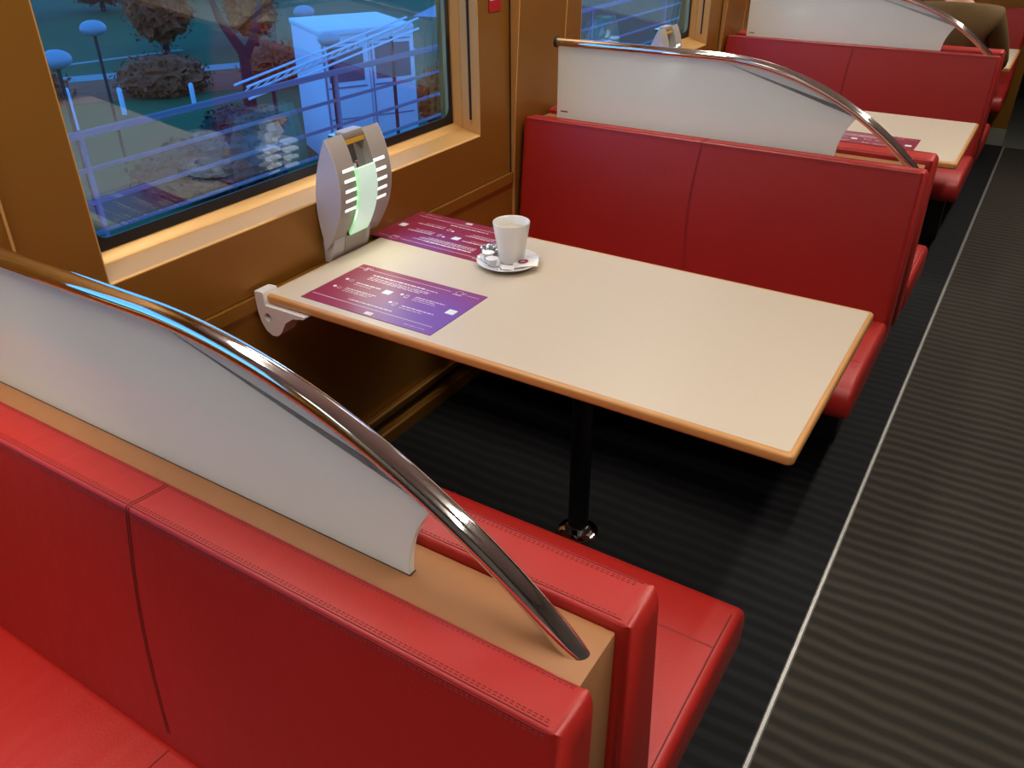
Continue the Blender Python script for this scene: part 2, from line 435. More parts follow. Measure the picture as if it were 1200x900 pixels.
# ------------------------------------------------------------------ benches
BX0, BX1 = -.010, 1.396
SEAM = .692
def seam_line(bm, pts, r=.0022):
    add_tube(bm, pts, r, 6)
def stitches(bm, p, q, r=.0007, dash=.0042, gap=.0030):
    p, q = Vector(p), Vector(q); L = (q-p).length; n = int(L/(dash+gap)); u = (q-p)/L
    for i in range(n):
        a = p+u*(i*(dash+gap)); b = a+u*dash
        ring = []
        side = u.cross(Vector((0, 0, 1)))
        if side.length < .1: side = Vector((1, 0, 0))
        side.normalize(); up = side.cross(u).normalized()
        vs = [[bm.verts.new(e+side*r*cx+up*r*cz) for cx, cz in ((1, 0), (0, 1), (-1, 0), (0, -1))] for e in (a, b)]
        for k in range(4): bm.faces.new((vs[0][k], vs[0][(k+1) % 4], vs[1][(k+1) % 4], vs[1][k]))

def make_bench():
    """bench facing +y; local y=0 is the partition plane"""
    t = empty('bench', (0, -D, 0))
    # backrest
    prof = [(.0505, .335), (.0505, .920), (.124, .927), (.172, .47), (.178, .335)]
    bm = prism_x(prof, BX0, BX1); bmesh.ops.recalc_face_normals(bm, faces=bm.faces[:])
    endsx = [e for e in bm.edges if abs(e.verts[0].co.x-e.verts[1].co.x) < 1e-6]
    bmesh.ops.bevel(bm, geom=endsx, offset=.022, segments=5, profile=.5, affect='EDGES', clamp_overlap=True)
    longs = [e for e in bm.edges if abs(e.verts[0].co.x-e.verts[1].co.x) > .5 and len(e.link_faces) == 2 and e.calc_face_angle(0) > .5]
    bmesh.ops.bevel(bm, geom=longs, offset=.006, segments=3, profile=.5, affect='EDGES', clamp_overlap=True)
    back = obj('backrest', bm, M['leather'], t, 60)
    # central seam runs over the top and down the front
    s = bmesh.new()
    def fz(z): return .124+(.927-z)*(.048/.457)
    for dx in (-.0026, .0026):
        pts = [(SEAM+dx, .058, .9207), (SEAM+dx, .090, .9238), (SEAM+dx, .117, .9264), (SEAM+dx, .1225, .9256), (SEAM+dx, .1250, .9210)]
        pts += [(SEAM+dx+.016*math.sin(PI*k/8), fz(.921-k*.0545)+.0003, .921-k*.0545) for k in range(1, 9)]
        seam_line(s, pts, .0010)
    obj('seam', s, M['stitch'], back)
    s = bmesh.new()
    def tz(d): return .920+(d-.0505)*(.007/.0735)+.0002
    for d in (.0600, .1115, .1150):
        stitches(s, (BX0+.028, d, tz(d)), (BX1-.028, d, tz(d)))
    for z in (.9170, .9130):
        stitches(s, (BX0+.028, fz(z)+.0002, z), (BX1-.028, fz(z)+.0002, z))
    seam_line(s, [(BX0+.026, .0565, tz(.0565)-.0003), (BX1-.026, .0565, tz(.0565)-.0003)], .0008)
    seam_line(s, [(BX0+.026, .1190, tz(.1190)-.0003), (BX1-.026, .1190, tz(.1190)-.0003)], .0009)
    seam_line(s, [(BX0+.026, fz(.9210)-.0003, .9210), (BX1-.026, fz(.9210)-.0003, .9210)], .0009)
    obj('stitching', s, M['stitch'], back)
    # seat cushion with rounded front
    prof = [(.165, .345), (.165, .452), (.50, .456), (.600, .452), (.640, .432), (.655, .395), (.648, .350), (.62, .327), (.40, .33)]
    bm = prism_x(prof, BX0, BX1+.004); bmesh.ops.recalc_face_normals(bm, faces=bm.faces[:]); bevel(bm, .018, 4, 25)
    seat = obj('seat_cushion', bm, M['leather'], t, 60)
    s = bmesh.new()
    for y in (.4885, .4915):
        seam_line(s, [(BX0+.02, y, .4554), (BX1-.012, y, .4556)], .0009)
    seam_line(s, [(SEAM, .18, .4518), (SEAM, .50, .4560), (SEAM, .595, .4522), (SEAM, .636, .4335), (SEAM, .652, .395)], .0018)
    seam_line(s, [(BX1-.0135, .18, .4518), (BX1-.0135, .50, .4560), (BX1-.0135, .590, .4526)], .0016)
    obj('seam', s, M['stitch'], seat)
    # steel frame under the seat
    bm = bmesh.new()
    add_box(bm, (.06, .10, .300), (.92, .50, .334)); add_box(bm, (.06, .16, .0), (.14, .24, .300)); add_box(bm, (.86, .16, 0), (.94, .24, .30))
    obj('seat_frame', bm, M['darkframe'], t)
    return t

bench = make_bench()
def rot180(o): o.rotation_euler = (0, 0, PI); o.location.x = BX0+BX1
tag(bench, 'red leather bench in the right foreground, facing the coffee cup table from this side', 'bench', 'red leather benches')
b = dup(bench, (0, -D, 0), 'red leather bench cut by the lower left corner, facing away from the tables'); rot180(b)
b = dup(bench, (0, D, 0), 'red leather bench behind the coffee cup, facing the camera across the first table'); rot180(b)
dup(bench, (0, D, 0), 'red leather bench behind the second partition, facing away towards the second table')
b = dup(bench, (0, 3*D, 0), 'red leather bench facing the camera behind the second, cup-less table'); rot180(b)
dup(bench, (0, 3*D, 0), 'red leather bench that the person in the olive-brown jacket sits on')
b = dup(bench, (0, ENDY+.048, 0), 'farthest red leather bench, against the bronze bulkhead at the top right'); rot180(b)

# ------------------------------------------------------------------ partitions with glass and rail
ZW = .905
def make_partition():
    t = empty('partition', (0, -D, 0))
    bm = box((.004, -.049, .33), (1.3675, .049, ZW), .003, 2)
    obj('wood_panel', bm, M['veneer'], t)
    bm = box((.03, -.040, 0), (1.22, .040, .33)); obj('pedestal', bm, M['darkframe'], t)
    # rail: level from the wall, then a long arc down to the wood top
    Rr = .989; x0 = .655; zc = 1.175; r = .0155
    pts = [(.062, 0, zc), (.2, 0, zc), (.35, 0, zc), (.5, 0, zc)]
    amax = math.asin((1.334-x0)/Rr)
    for k in range(41):
        a = amax*k/40; pts.append((x0+Rr*math.sin(a), 0, zc-Rr*(1-math.cos(a))))
    pts.append((pts[-1][0]+.017*math.cos(amax)/math.cos(amax), 0, pts[-1][2]-.017*math.tan(amax)))   # sinks into the wood
    bm = tube(pts, r, 24); rail = obj('handrail', bm, M['chrome'], t, 50)
    bm = tube([(.056, 0, zc), (.066, 0, zc)], .019, 24); obj('end_cap', bm, M['darkframe'], rail)
    # frosted pane under the rail
    out = [(.070, ZW-.012), (1.098, ZW-.012)]
    xt, zt = 1.160, 1.046
    for k in range(0, 13):                            # concave edge, centre right of the pane
        z = ZW + (zt-ZW)*k/12; out.append((1.300-math.sqrt(max(0, .0404-(z-ZW)**2)), z))
    def railz(x): return zc - (Rr-math.sqrt(Rr*Rr-(x-x0)**2)) - r*.55 if x > x0 else zc-r*.55
    for k in range(0, 25):
        x = out[12][0]; x = xt-(xt-x0)*k/24; out.append((x, railz(x)))
    out.append((.070, zc-r*.55))
    bm = prism_y(out, -.005, .005)
    g = obj('frosted_pane', bm, M['frost'], t)
    bm = bmesh.new(); add_box(bm, (.086, -.0058, .9305), (.116, -.0051, .9350)); 
    obj('glass_mark', bm, M['crimson'], g)
    bm = bmesh.new(); add_box(bm, (.066, -.0062, ZW-.004), (1.101, .0062, ZW+.0008)); obj('glass_channel', bm, M['gapline'], g)
    return t
part = make_partition()
tag(part, 'tan wood partition with frosted glass and a chrome handrail sweeping across the foreground', 'partition', 'partitions between the bays')
dup(part, (0, D, 0), 'wood partition with frosted glass under a chrome handrail, behind the bench facing the coffee cup')
dup(part, (0, 3*D, 0), 'farthest wood partition with frosted glass and chrome handrail, in front of the person in the olive-brown jacket')

# ------------------------------------------------------------------ tables
TX0, TX1, TH, ZT = 0.0, 1.411, .363, .74
def rrect(x0, x1, y0, y1, r, n=5):
    pts = []
    for cx, cy, a0 in ((x1-r, y0+r, -90), (x1-r, y1-r, 0), (x0+r, y1-r, 90), (x0+r, y0+r, 180)):
        for k in range(n+1):
            a = math.radians(a0+90*k/n); pts.append((cx+r*math.cos(a), cy+r*math.sin(a)))
    return pts
def make_table():
    t = empty('dining_table', (0, 0, 0))
    bm = prism_z(rrect(TX0+.010, TX1-.012, -TH+.012, TH-.012, .008), ZT-.024, ZT)
    obj('tabletop', bm, M['laminate'], t)
    bm = bmesh.new()
    o = rrect(TX0, TX1, -TH, TH, .014); i = rrect(TX0+.0102, TX1-.0122, -TH+.0122, TH-.0122, .008)
    n = len(o)
    lay = [(i, ZT-.0005), (o, ZT-.0008), (o, ZT-.026), (i, ZT-.026)]
    V = [[bm.verts.new((x, y, z)) for x, y in pl] for pl, z in lay]
    for a in range(4):
        A, B = V[a], V[(a+1) % 4]
        for k in range(n): bm.faces.new((A[k], A[(k+1) % n], B[(k+1) % n], B[k]))
    bmesh.ops.recalc_face_normals(bm, faces=bm.faces[:])
    es = [e for e in bm.edges if {round(v.co.z, 4) for v in e.verts} in ({round(ZT-.0008, 4)}, {round(ZT-.026, 4)})
          and all(abs(v.co.x-TX0) < .0145 or abs(v.co.x-TX1) < .0145 or abs(abs(v.co.y)-TH) < .0005 for v in e.verts)
          and all((v in V[1]) or (v in V[2]) for v in e.verts)]
    bmesh.ops.bevel(bm, geom=es, offset=.007, segments=4, profile=.5, affect='EDGES', clamp_overlap=True)
    obj('edge_band', bm, M['rim'], t, 40)
    bm = lathe([(0, .012), (.030, .012), (.030, ZT-.026), (0, ZT-.026)], (.785, 0), 32); pole = obj('pole', bm, M['black'], t)
    bm = lathe([(0, 0), (.060, 0), (.060, .006), (.054, .010), (.040, .014), (.034, .030), (.0302, .032)], (.785, 0), 32)
    obj('floor_flange', bm, M['chrome'], t)
    bm = box((.55, -.06, ZT-.034), (1.02, .06, ZT-.0245)); obj('under_plate', bm, M['black'], t)
    # white wall brackets, hook-shaped, with a round hole
    for s in (-1, 1):
        out = [(WX+.013, ZT+.008), (.012, ZT+.010), (.016, ZT+.002), (.016, ZT-.027), (.16, ZT-.027), (.155, ZT-.034), (.115, ZT-.042), (.085, ZT-.062),
               (.062, ZT-.098), (.045, ZT-.112), (.026, ZT-.114), (.006, ZT-.104), (-.008, ZT-.082), (-.015, ZT-.055), (WX+.013, ZT-.03)]
        ya, yb = (-TH-.012, -TH+.040) if s < 0 else (TH-.055, TH-.006)
        if s > 0: out = [(x, min(z, ZT-.002)) for x, z in out]
        bm = bmesh.new()
        hole = [(.020+.013*math.cos(2*PI*k/15), ZT-.062+.013*math.sin(2*PI*k/15)) for k in range(15)]
        # bracket with hole: bridge the two loops on each cap
        caps = []
        for y in (ya, yb):
            O = [bm.verts.new((x, y, z)) for x, z in out]; I = [bm.verts.new((x, y, z)) for x, z in hole]
            eo = [bm.edges.new((O[k], O[(k+1) % len(O)])) for k in range(len(O))]
            ei = [bm.edges.new((I[k], I[(k+1) % len(I)])) for k in range(len(I))]
            bmesh.ops.triangle_fill(bm, use_beauty=True, edges=eo+ei)
            caps.append((O, I))
        for L in (0, 1):
            A, B = caps[0][L], caps[1][L]
            for k in range(len(A)): bm.faces.new((A[k], A[(k+1) % len(A)], B[(k+1) % len(A)], B[k]))
        obj('wall_bracket', bm, M['white'], t)
    return t
table = make_table()
tag(table, 'cream laminate dining table with beech edging, carrying the white coffee cup', 'table', 'dining tables')
dup(table, (0, P, 0), 'cream dining table with a dark red mat and no cup, past the second handrail')
dup(table, (0, 2*P, 0), 'cream dining table corner beside the person in the olive-brown jacket')

# smaller table across the aisle, visible as a reflection in the window
def side_table():
    t = empty('side_table', (1.97, 1.62, 0))
    tag(t, 'small cream table across the aisle, seen only as a reflection in the window', 'table')
    obj('tabletop', prism_z(rrect(.012, .768, .012, .668, .010), ZT-.024, ZT), M['laminate'], t)
    bm = bmesh.new(); o = rrect(0, .78, 0, .68, .016); i = rrect(.0122, .7678, .0122, .6678, .010); n = len(o)
    V = [[bm.verts.new((x, y, z)) for x, y in pl] for pl, z in ((i, ZT-.0005), (o, ZT-.002), (o, ZT-.025), (i, ZT-.026))]
    for a in range(4):
        A, B = V[a], V[(a+1) % 4]
        for q in range(n): bm.faces.new((A[q], A[(q+1) % n], B[(q+1) % n], B[q]))
    obj('edge_band', bm, M['rim'], t)
    obj('pole', lathe([(0, .012), (.030, .012), (.030, ZT-.026), (0, ZT-.026)], (.36, .34), 24), M['black'], t)
    obj('floor_flange', lathe([(0, 0), (.060, 0), (.054, .010), (.034, .030), (.0302, .032)], (.36, .34), 24), M['chrome'], t)
side_table()
t = empty('downlight', (.16, -1.62, 2.15)); tag(t, 'small round ceiling downlight over the bench in the lower left corner', 'ceiling light')
obj('bezel', lathe([(.035, -.001), (.055, -.001), (.055, -.010), (.050, -.014), (.036, -.010), (.035, -.001)], (0, 0), 28), M['alu'], t)
L = bpy.data.lights.new('downlight_bulb', 'SPOT'); L.energy = 44; L.spot_size = math.radians(62); L.spot_blend = .8; L.shadow_soft_size = .035; L.color = (1, .87, .70)
lo = bpy.data.objects.new('downlight_bulb', L); COL.objects.link(lo); lo.location = (.16, -1.62, 2.13)

# ------------------------------------------------------------------ table lamps on the wall
def make_lamp():
    t = empty('table_lamp', (0, .010, 0))
    hw = .110
    # side profile (x,z): a leaning lens, back curve towards the wall, front curve bulging into the room
    zb, zt = .772, 1.090
    def front(s): return (-.008+.040*s) + .056*math.sin(PI*s)**.85
    def backc(s): return (-.008+.040*s) - .036*math.sin(PI*s)**.9
    n = 22
    def wing(ya, yb, cut=None):
        bm = bmesh.new()
        pts = [(front(k/n), zb+(zt-zb)*k/n) for k in range(n+1)] + [(backc(k/n), zb+(zt-zb)*k/n) for k in range(n-1, 0, -1)]
        add_prism(bm, pts, lambda a, b: (a, ya, b), lambda a, b: (a, yb, b))
        return bm
    def shell(ya, yb, d0, d1, s0, s1, m=16, taper=None):
        """strip following the front curve between offsets d0..d1 in front of it"""
        bm = bmesh.new()
        pts = []
        for k in range(m+1):
            s = s0+(s1-s0)*k/m; pts.append((front(s)+d1, zb+(zt-zb)*s))
        for k in range(m, -1, -1):
            s = s0+(s1-s0)*k/m; pts.append((front(s)+d0, zb+(zt-zb)*s))
        add_prism(bm, pts, lambda a, b: (a, ya, b), lambda a, b: (a, yb, b))
        return bm
    # two wings; the outer cheek of each is a paler lens, the face is warm grey
    for s in (-1, 1):
        ya, yb = sorted((s*.040, s*(hw-.002)))
        w = obj('side_wing', wing(ya, yb), M['lampface'], t, 30)
        ya, yb = sorted((s*(hw-.002), s*hw)); obj('cheek', wing(ya, yb), M['plasticside'], w, 30)
        for k in range(5):
            sc = .36+k*.088
            ya, yb = sorted((s*.041, s*.088))
            obj('light_slot', shell(ya, yb, -.002, .0012, sc, sc+.026, 3), M['slot'], w)
    for s in (-1, 1):
        for k in range(5):
            sc = .38+k*.075+(.03 if s > 0 else 0); xb = backc(sc)
            ya, yb = sorted((s*.012, s*.060))
            bm = bmesh.new(); add_box(bm, (min(xb, -.030)-.004, ya, zb+(zt-zb)*sc), (xb+.004, yb, zb+(zt-zb)*(sc+.022))); obj('light_slot', bm, M['slot'], t)
    # central channel: lower body behind the glass, mirror in the open notch
    obj('back_plate', shell(-.040, .040, -.060, -.030, .14, .97), M['mirror'], t, 30)
    g = obj('glass_panel', shell(-.043, .034, .003, .011, .10, .72), M['glow'], t, 30)
    obj('glass_edge', shell(-.046, -.043, .003, .011, .10, .72), M['glowedge'], g, 30)
    obj('glass_foot', shell(-.043, .034, .003, .011, .085, .10, 3), M['glowedge'], g, 30)
    # clip bridging the notch at the top
    bm = bmesh.new(); add_box(bm, (.004, -.0395, 1.072), (.0395, .0395, 1.094)); bmesh.ops.recalc_face_normals(bm, faces=bm.faces[:]); bevel(bm, .004, 2)
    c = obj('top_clip', bm, M['lampface'], t)
    bm = bmesh.new(); add_box(bm, (.030, -.0392, 1.060), (.0405, .0392, 1.0718)); obj('lit_underside', bm, M['yellow'], c)  # yellow paints the warm lamp light on the underside of the clip
    # stem down to the wall bracket
    bm = prism_y([(-.040, .690), (-.002, .741), (.006, .765), (.014, .800), (-.03, .800), (-.040, .76)], -.098, .062)
    bmesh.ops.recalc_face_normals(bm, faces=bm.faces[:]); bevel(bm, .005, 2)
    st = obj('stem', bm, M['plasticside'], t)
    bm = prism_y([(.0002, .742), (.0078, .765), (.0158, .800), (.014, .812), (-.004, .812), (-.004, .742)], -.052, .040)
    obj('stem_panel', bm, M['lampface'], st)
    bm = bmesh.new(); add_box(bm, (-.02, -.048, .800), (.024, .038, .812)); obj('stem_collar', bm, M['darkframe'], st)
    return t
lamp = make_lamp()
tag(lamp, 'grey lens-shaped lamp with glowing green glass, at the window by the coffee cup table', 'lamp', 'window table lamps')
dup(lamp, (0, P+.010, 0), 'grey lens-shaped table lamp showing above the second handrail in the second window')
# small real bulbs in the lamps
for y in (0, P):
    L = bpy.data.lights.new('lamp_bulb', 'AREA'); L.shape = 'RECTANGLE'; L.size = .10; L.size_y = .18; L.energy = .42; L.color = (.86, 1., .92)
    lo = bpy.data.objects.new('lamp_bulb', L); COL.objects.link(lo); lo.location = (.075, y+.01, .90)
    lo.rotation_euler = Euler((0, math.radians(-62), 0))

# ------------------------------------------------------------------ place mats
MW, MD = .425, .252
def mat_text(seed, rows=True):
    rnd = random.Random(seed); bm = bmesh.new(); Z = .0013
    def q(u0, u1, v0, v1, mi=0):
        xs = ((u0-.5)*MW, (u1-.5)*MW); yz = ((v0-.5)*MD, (v1-.5)*MD)
        f = bm.faces.new([bm.verts.new((x, y, Z)) for x, y in ((xs[0], yz[0]), (xs[1], yz[0]), (xs[1], yz[1]), (xs[0], yz[1]))]); f.material_index = mi
    def words(u0, u1, v, h):
        u = u0
        while u < u1-.006:
            w = min(rnd.uniform(.012, .045), u1-u); q(u, u+w, v, v+h); u += w+.006
    def disc(u, v, r, ring=False, n=18):
        c = ((u-.5)*MW, (v-.5)*MD)
        o = [bm.verts.new((c[0]+r*math.cos(2*PI*k/n), c[1]+r*math.sin(2*PI*k/n), Z)) for k in range(n)]
        if not ring: bm.faces.new(o)
        else:
            i = [bm.verts.new((c[0]+(r-.0011)*math.cos(2*PI*k/n), c[1]+(r-.0011)*math.sin(2*PI*k/n), Z)) for k in range(n)]
            for k in range(n): bm.faces.new((o[k], o[(k+1) % n], i[(k+1) % n], i[k]))
    # rule across the top, broken by a cutlery emblem and a cup emblem
    q(.0, .06, .905, .911); q(.10, .76, .905, .911); q(.88, .97, .905, .911)
    for k in range(3): q(.066+k*.009, .070+k*.009, .86, .95)
    q(.066, .088, .90, .908)
    disc(.105, .93, .005, True)
    disc(.82, .92, .011, True); disc(.853, .925, .005, True); q(.785, .855, .868, .876)
    words(.18, .60, .80, .022); words(.61, .70, .80, .012)
    for k in range(3): words(.18, .66-.05*(k == 2), .755-.03*k, .010)
    for u, v in ((.072, .59), (.075, .385), (.523, .585), (.531, .375)): disc(u, v, .0052)
    for u, v in ((.112, .585), (.115, .375)): disc(u, v, .006, True)
    for u, v in ((.565, .57), (.57, .36)):
        q(u-.012, u-.009, v-.03, v+.03); q(u+.009, u+.012, v-.03, v+.03); q(u-.012, u+.012, v+.028, v+.034); q(u-.012, u+.012, v-.034, v-.028)
    words(.16, .36, .56, .016); words(.16, .30, .52, .007)
    for k in range(3): words(.16, .40-.02*k, .40-.032*k, .012 if k == 0 else .008)
    words(.62, .84, .60, .014); words(.62, .78, .565, .010); words(.62, .80, .53, .007)
    words(.62, .86, .36, .014); words(.62, .80, .32, .007)
    q(.395, .455, .50, .59, 1); q(.90, .96, .46, .56, 1)
    words(.28, .62, .205, .014)
    q(.02, .95, .140, .146)
    q(.49, .545, .03, .085); 
    q(.505, .510, .04, .075, 2); q(.524, .529, .04, .075, 2)
    words(.78, .93, .06, .005)
    return bm
def place_mat(label, c, rz, m, seed, z=ZT):
    t = obj('place_mat', box((-MW/2, -MD/2, 0), (MW/2, MD/2, .0012)), m); t.location = (c[0], c[1], z+.0003); t.rotation_euler = (0, 0, rz)
    tag(t, label, 'place mat', 'printed place mats')
    obj('printed_text', mat_text(seed), [M['print'], M['qrblank'], M['crimson']], t)
    return t
cr, pu = (.235, .018, .050), (.155, .055, .30)
m1 = mat_blend('mat_blend_purple', cr, pu, .17, -.05, .29)
m3 = mat_blend('mat_print_plain', (.20, .010, .030), (.19, .012, .045), -.15, .05, .2)
m2 = mat_blend('mat_blend_crimson', (.215, .012, .040), (.17, .030, .15), .02, .10, .17)
place_mat('purple and crimson place mat at the front edge of the table, below the lamp', (.3155, -.199), 0, m1, 3)
place_mat('crimson place mat with white print partly under the coffee saucer', (.183, .238), math.radians(180-1.5), m2, 5)
place_mat('dark crimson place mat on the second table, seen under the second handrail', (1.022, 2.025), 0, m3, 8)

# ------------------------------------------------------------------ coffee set
CX, CY = .457, .139
zt = ZT+.0012
s = lathe([(0, zt+.001), (.045, zt), (.048, zt+.003), (.070, zt+.008), (.088, zt+.0145), (.0895, zt+.0165), (.088, zt+.0175), (.070, zt+.0115), (.048, zt+.0075), (0, zt+.0065)], (0, 0), 56)
sa = obj('saucer', s, M['porcelain']); sa.location = (CX, CY, 0); tag(sa, 'white porcelain saucer under the coffee cup', 'saucer')
cz = zt+.0075
cup = empty('coffee_cup', (CX+.006, CY+.010, cz)); cup.scale = (1.06, 1.06, 1.10); tag(cup, 'tall white coffee cup standing on the saucer', 'cup')
bm = lathe([(0, .0005), (.028, 0), (.031, .002), (.034, .008), (.0395, .045), (.0455, .080), (.0492, .1060), (.0484, .1076), (.0468, .1065), (.0430, .080), (.036, .045), (.030, .012), (.022, .007), (0, .006)], (0, 0), 56)
obj('cup_body', bm, M['porcelain'], cup, 60)
bm = lathe([(0, .0835), (.030, .0835), (.0430, .0840), (.0436, .0846), (.0428, .0850), (.028, .0843), (0, .0842)], (0, 0), 40); obj('coffee', bm, M['coffee'], cup)
ha = bmesh.new(); hd = Vector((-.42, .90, 0)).normalized()
pts = []
for k in range(13):
    a = math.radians(-80+160*k/12); pts.append(tuple(hd*(.040+.024*math.cos(a))+Vector((0, 0, .052+.030*math.sin(a)))))
add_tube(ha, pts, .0045, 10); obj('handle', ha, M['porcelain'], cup, 60)
def creamer(x, y, label):
    t = empty('creamer_pot', (x, y, zt+.0115)); tag(t, label, 'creamer', 'milk creamer pots')
    obj('pot', lathe([(0, 0), (.0115, 0), (.0128, .001), (.0152, .0195), (0, .0195)], (0, 0), 28), M['white'], t)
    obj('lid', lathe([(0, .0196), (.0166, .0196), (.0172, .0206), (.0166, .0214), (0, .0218)], (0, 0), 28), M['paper'], t)
    return t
creamer(CX-.053, CY-.020, 'small white creamer pot on the saucer, beside the foil')
creamer(CX-.021, CY-.052, 'small white creamer pot in front, nearest the saucer rim and the camera')
# crumpled foil wrapper
bm = bmesh.new(); bmesh.ops.create_icosphere(bm, subdivisions=3, radius=1)
rr_ = random.Random(4)
for v in bm.verts:
    k = 1+rr_.uniform(-.22, .22); v.co = Vector((v.co.x*.030*k, v.co.y*.021*k, max(-.2, v.co.z)*.016*k+.004))
fo = obj('foil_wrapper', bm, M['foil'], None, 10); fo.location = (CX-.068, CY+.021, zt+.0205); fo.rotation_euler = (0, 0, .6); tag(fo, 'crumpled silver foil wrapper on the left of the saucer', 'wrapper')
# sugar sachet with a red oval, leaning on the cup foot
def sheet(name, w, h, th, m, loc, rot, label, cat):
    bm = bmesh.new(); n = 8
    for k in range(n):
        x0, x1 = -w/2+w*k/n, -w/2+w*(k+1)/n
        z0, z1 = .003*math.sin(PI*k/n), .003*math.sin(PI*(k+1)/n)
        vs = [bm.verts.new(c) for c in ((x0, -h/2, z0), (x1, -h/2, z1), (x1, h/2, z1), (x0, h/2, z0), (x0, -h/2, z0+th), (x1, -h/2, z1+th), (x1, h/2, z1+th), (x0, h/2, z0+th))]
        for q in ((0, 1, 2, 3), (4, 7, 6, 5), (0, 4, 5, 1), (3, 2, 6, 7)): bm.faces.new([vs[i] for i in q])
        if k == 0: bm.faces.new([vs[i] for i in (0, 3, 7, 4)])
        if k == n-1: bm.faces.new([vs[i] for i in (1, 5, 6, 2)])
    bmesh.ops.remove_doubles(bm, verts=bm.verts[:], dist=1e-5)
    o = obj(name, bm, m); o.location = loc; o.rotation_euler = rot; tag(o, label, cat); return o
sg = sheet('sugar_sachet', .072, .040, .003, M['paper'], (CX+.062, CY-.006, zt+.0165), (math.radians(9), math.radians(-7), math.radians(26)), 'white paper sachet with a red oval, on the right of the saucer', 'sachet')
ov = bmesh.new(); ring = [ov.verts.new((-.006+.015*math.cos(2*PI*k/24), .004+.0115*math.sin(2*PI*k/24), .0068)) for k in range(24)]
ov.faces.new(ring); ovo = obj('red_oval', ov, M['crimson'], sg)
iv = bmesh.new()
for k in range(3): add_box(iv, (-.013+k*.004, .002, .0069), (-.0105+k*.004, .006, .0071))
obj('oval_lettering', iv, M['print'], ovo)
sheet('paper_wrapper', .042, .028, .002, M['bluepaper'], (CX+.058, CY+.034, zt+.0165), (0, math.radians(-10), math.radians(20)), 'pale blue paper at the back right of the saucer', 'wrapper')
sheet('paper_napkin', .038, .022, .002, M['paper'], (CX+.030, CY-.052, zt+.0125), (math.radians(6), 0, math.radians(24)), 'torn white paper at the front rim of the saucer', 'paper')
# spoon handle leaning on the cup
sp = empty('teaspoon', (CX, CY, zt+.012)); tag(sp, 'steel teaspoon lying along the front of the saucer', 'spoon')
bm = bmesh.new(); add_tube(bm, [(-.078, -.038, .010), (-.05, -.052, .005), (-.015, -.068, .004), (.0, -.070, .0035)], [.0022, .0022, .0017, .0017], 8); obj('spoon_handle', bm, M['chrome'], sp)
bm = bmesh.new(); bmesh.ops.create_uvsphere(bm, u_segments=16, v_segments=10, radius=1)
for v in bm.verts: v.co = Vector((v.co.x*.014, v.co.y*.008, v.co.z*.0025))
bmesh.ops.transform(bm, matrix=Matrix.Translation((.012, -.070, .0045)) @ Matrix.Rotation(-.35, 4, 'Z'), verts=bm.verts[:])
obj('spoon_bowl', bm, M['chrome'], sp, 60)

# ------------------------------------------------------------------ little red sign on the pier
t = empty('wall_sign', (WX, .836, 1.300)); tag(t, 'small red sign with a white mark on the bronze pier beside the window', 'sign')
obj('sign_plate', box((0, -.037, 0), (.003, .037, .085), .001, 1), M['signred'], t)
bm = bmesh.new(); add_box(bm, (.0031, -.030, .036), (.0034, .012, .045)); add_box(bm, (.0031, -.012, .045), (.0034, .008, .072)); obj('sign_mark', bm, M['print'], t)

# ------------------------------------------------------------------ the seated person (back to the camera)
def skinned(name, verts, edges, radii, m, parent, sub=2, root=0):
    me = bpy.data.meshes.new(name); me.from_pydata([Vector(v) for v in verts], edges, [])
    o = bpy.data.objects.new(name, me); COL.objects.link(o)
    sk = o.modifiers.new('skin', 'SKIN'); sk.use_smooth_shade = True
    for i, d in enumerate(me.skin_vertices[0].data):
        r = radii[i]; d.radius = r if isinstance(r, tuple) else (r, r); d.use_root = (i == root)
    ss = o.modifiers.new('sub', 'SUBSURF'); ss.levels = sub; ss.render_levels = sub
    dg = bpy.context.evaluated_depsgraph_get(); dg.update()
    nm = bpy.data.meshes.new_from_object(o.evaluated_get(dg)); nm.name = name
    bpy.data.objects.remove(o)
    nm.materials.clear(); nm.materials.append(m)
    for p in nm.polygons: p.use_smooth = True
    r = bpy.data.objects.new(name, nm); COL.objects.link(r)
    if parent: r.parent = parent
    return r
PX, PY = 1.10, 3.335
per = empty('person', (PX, PY+.36, .460)); tag(per, 'person in an olive-brown jacket seated with their back to the camera, at the far table', 'person')
def W(x, y, z): return (x, y+PY-(PY+.33), z-.456)
V, E, R = [], [], []
def add(p, r, parent=None):
    V.append(W(*p)); R.append(r); i = len(V)-1
    if parent is not None: E.append((parent, i))
    return i
pel = add((0, .345, .57), (.15, .11))
sp1 = add((0, .33, .72), (.135, .10), pel); sp2 = add((0, .315, .88), (.15, .105), sp1); ch = add((0, .315, 1.0), (.13, .09), sp2)
nk = add((0, .325, 1.105), .052, ch); nk2 = add((0, .345, 1.165), .05, nk); hd0 = add((0, .36, 1.23), (.072, .085), nk2); hd1 = add((0, .365, 1.315), (.074, .09), hd0)
hands = []
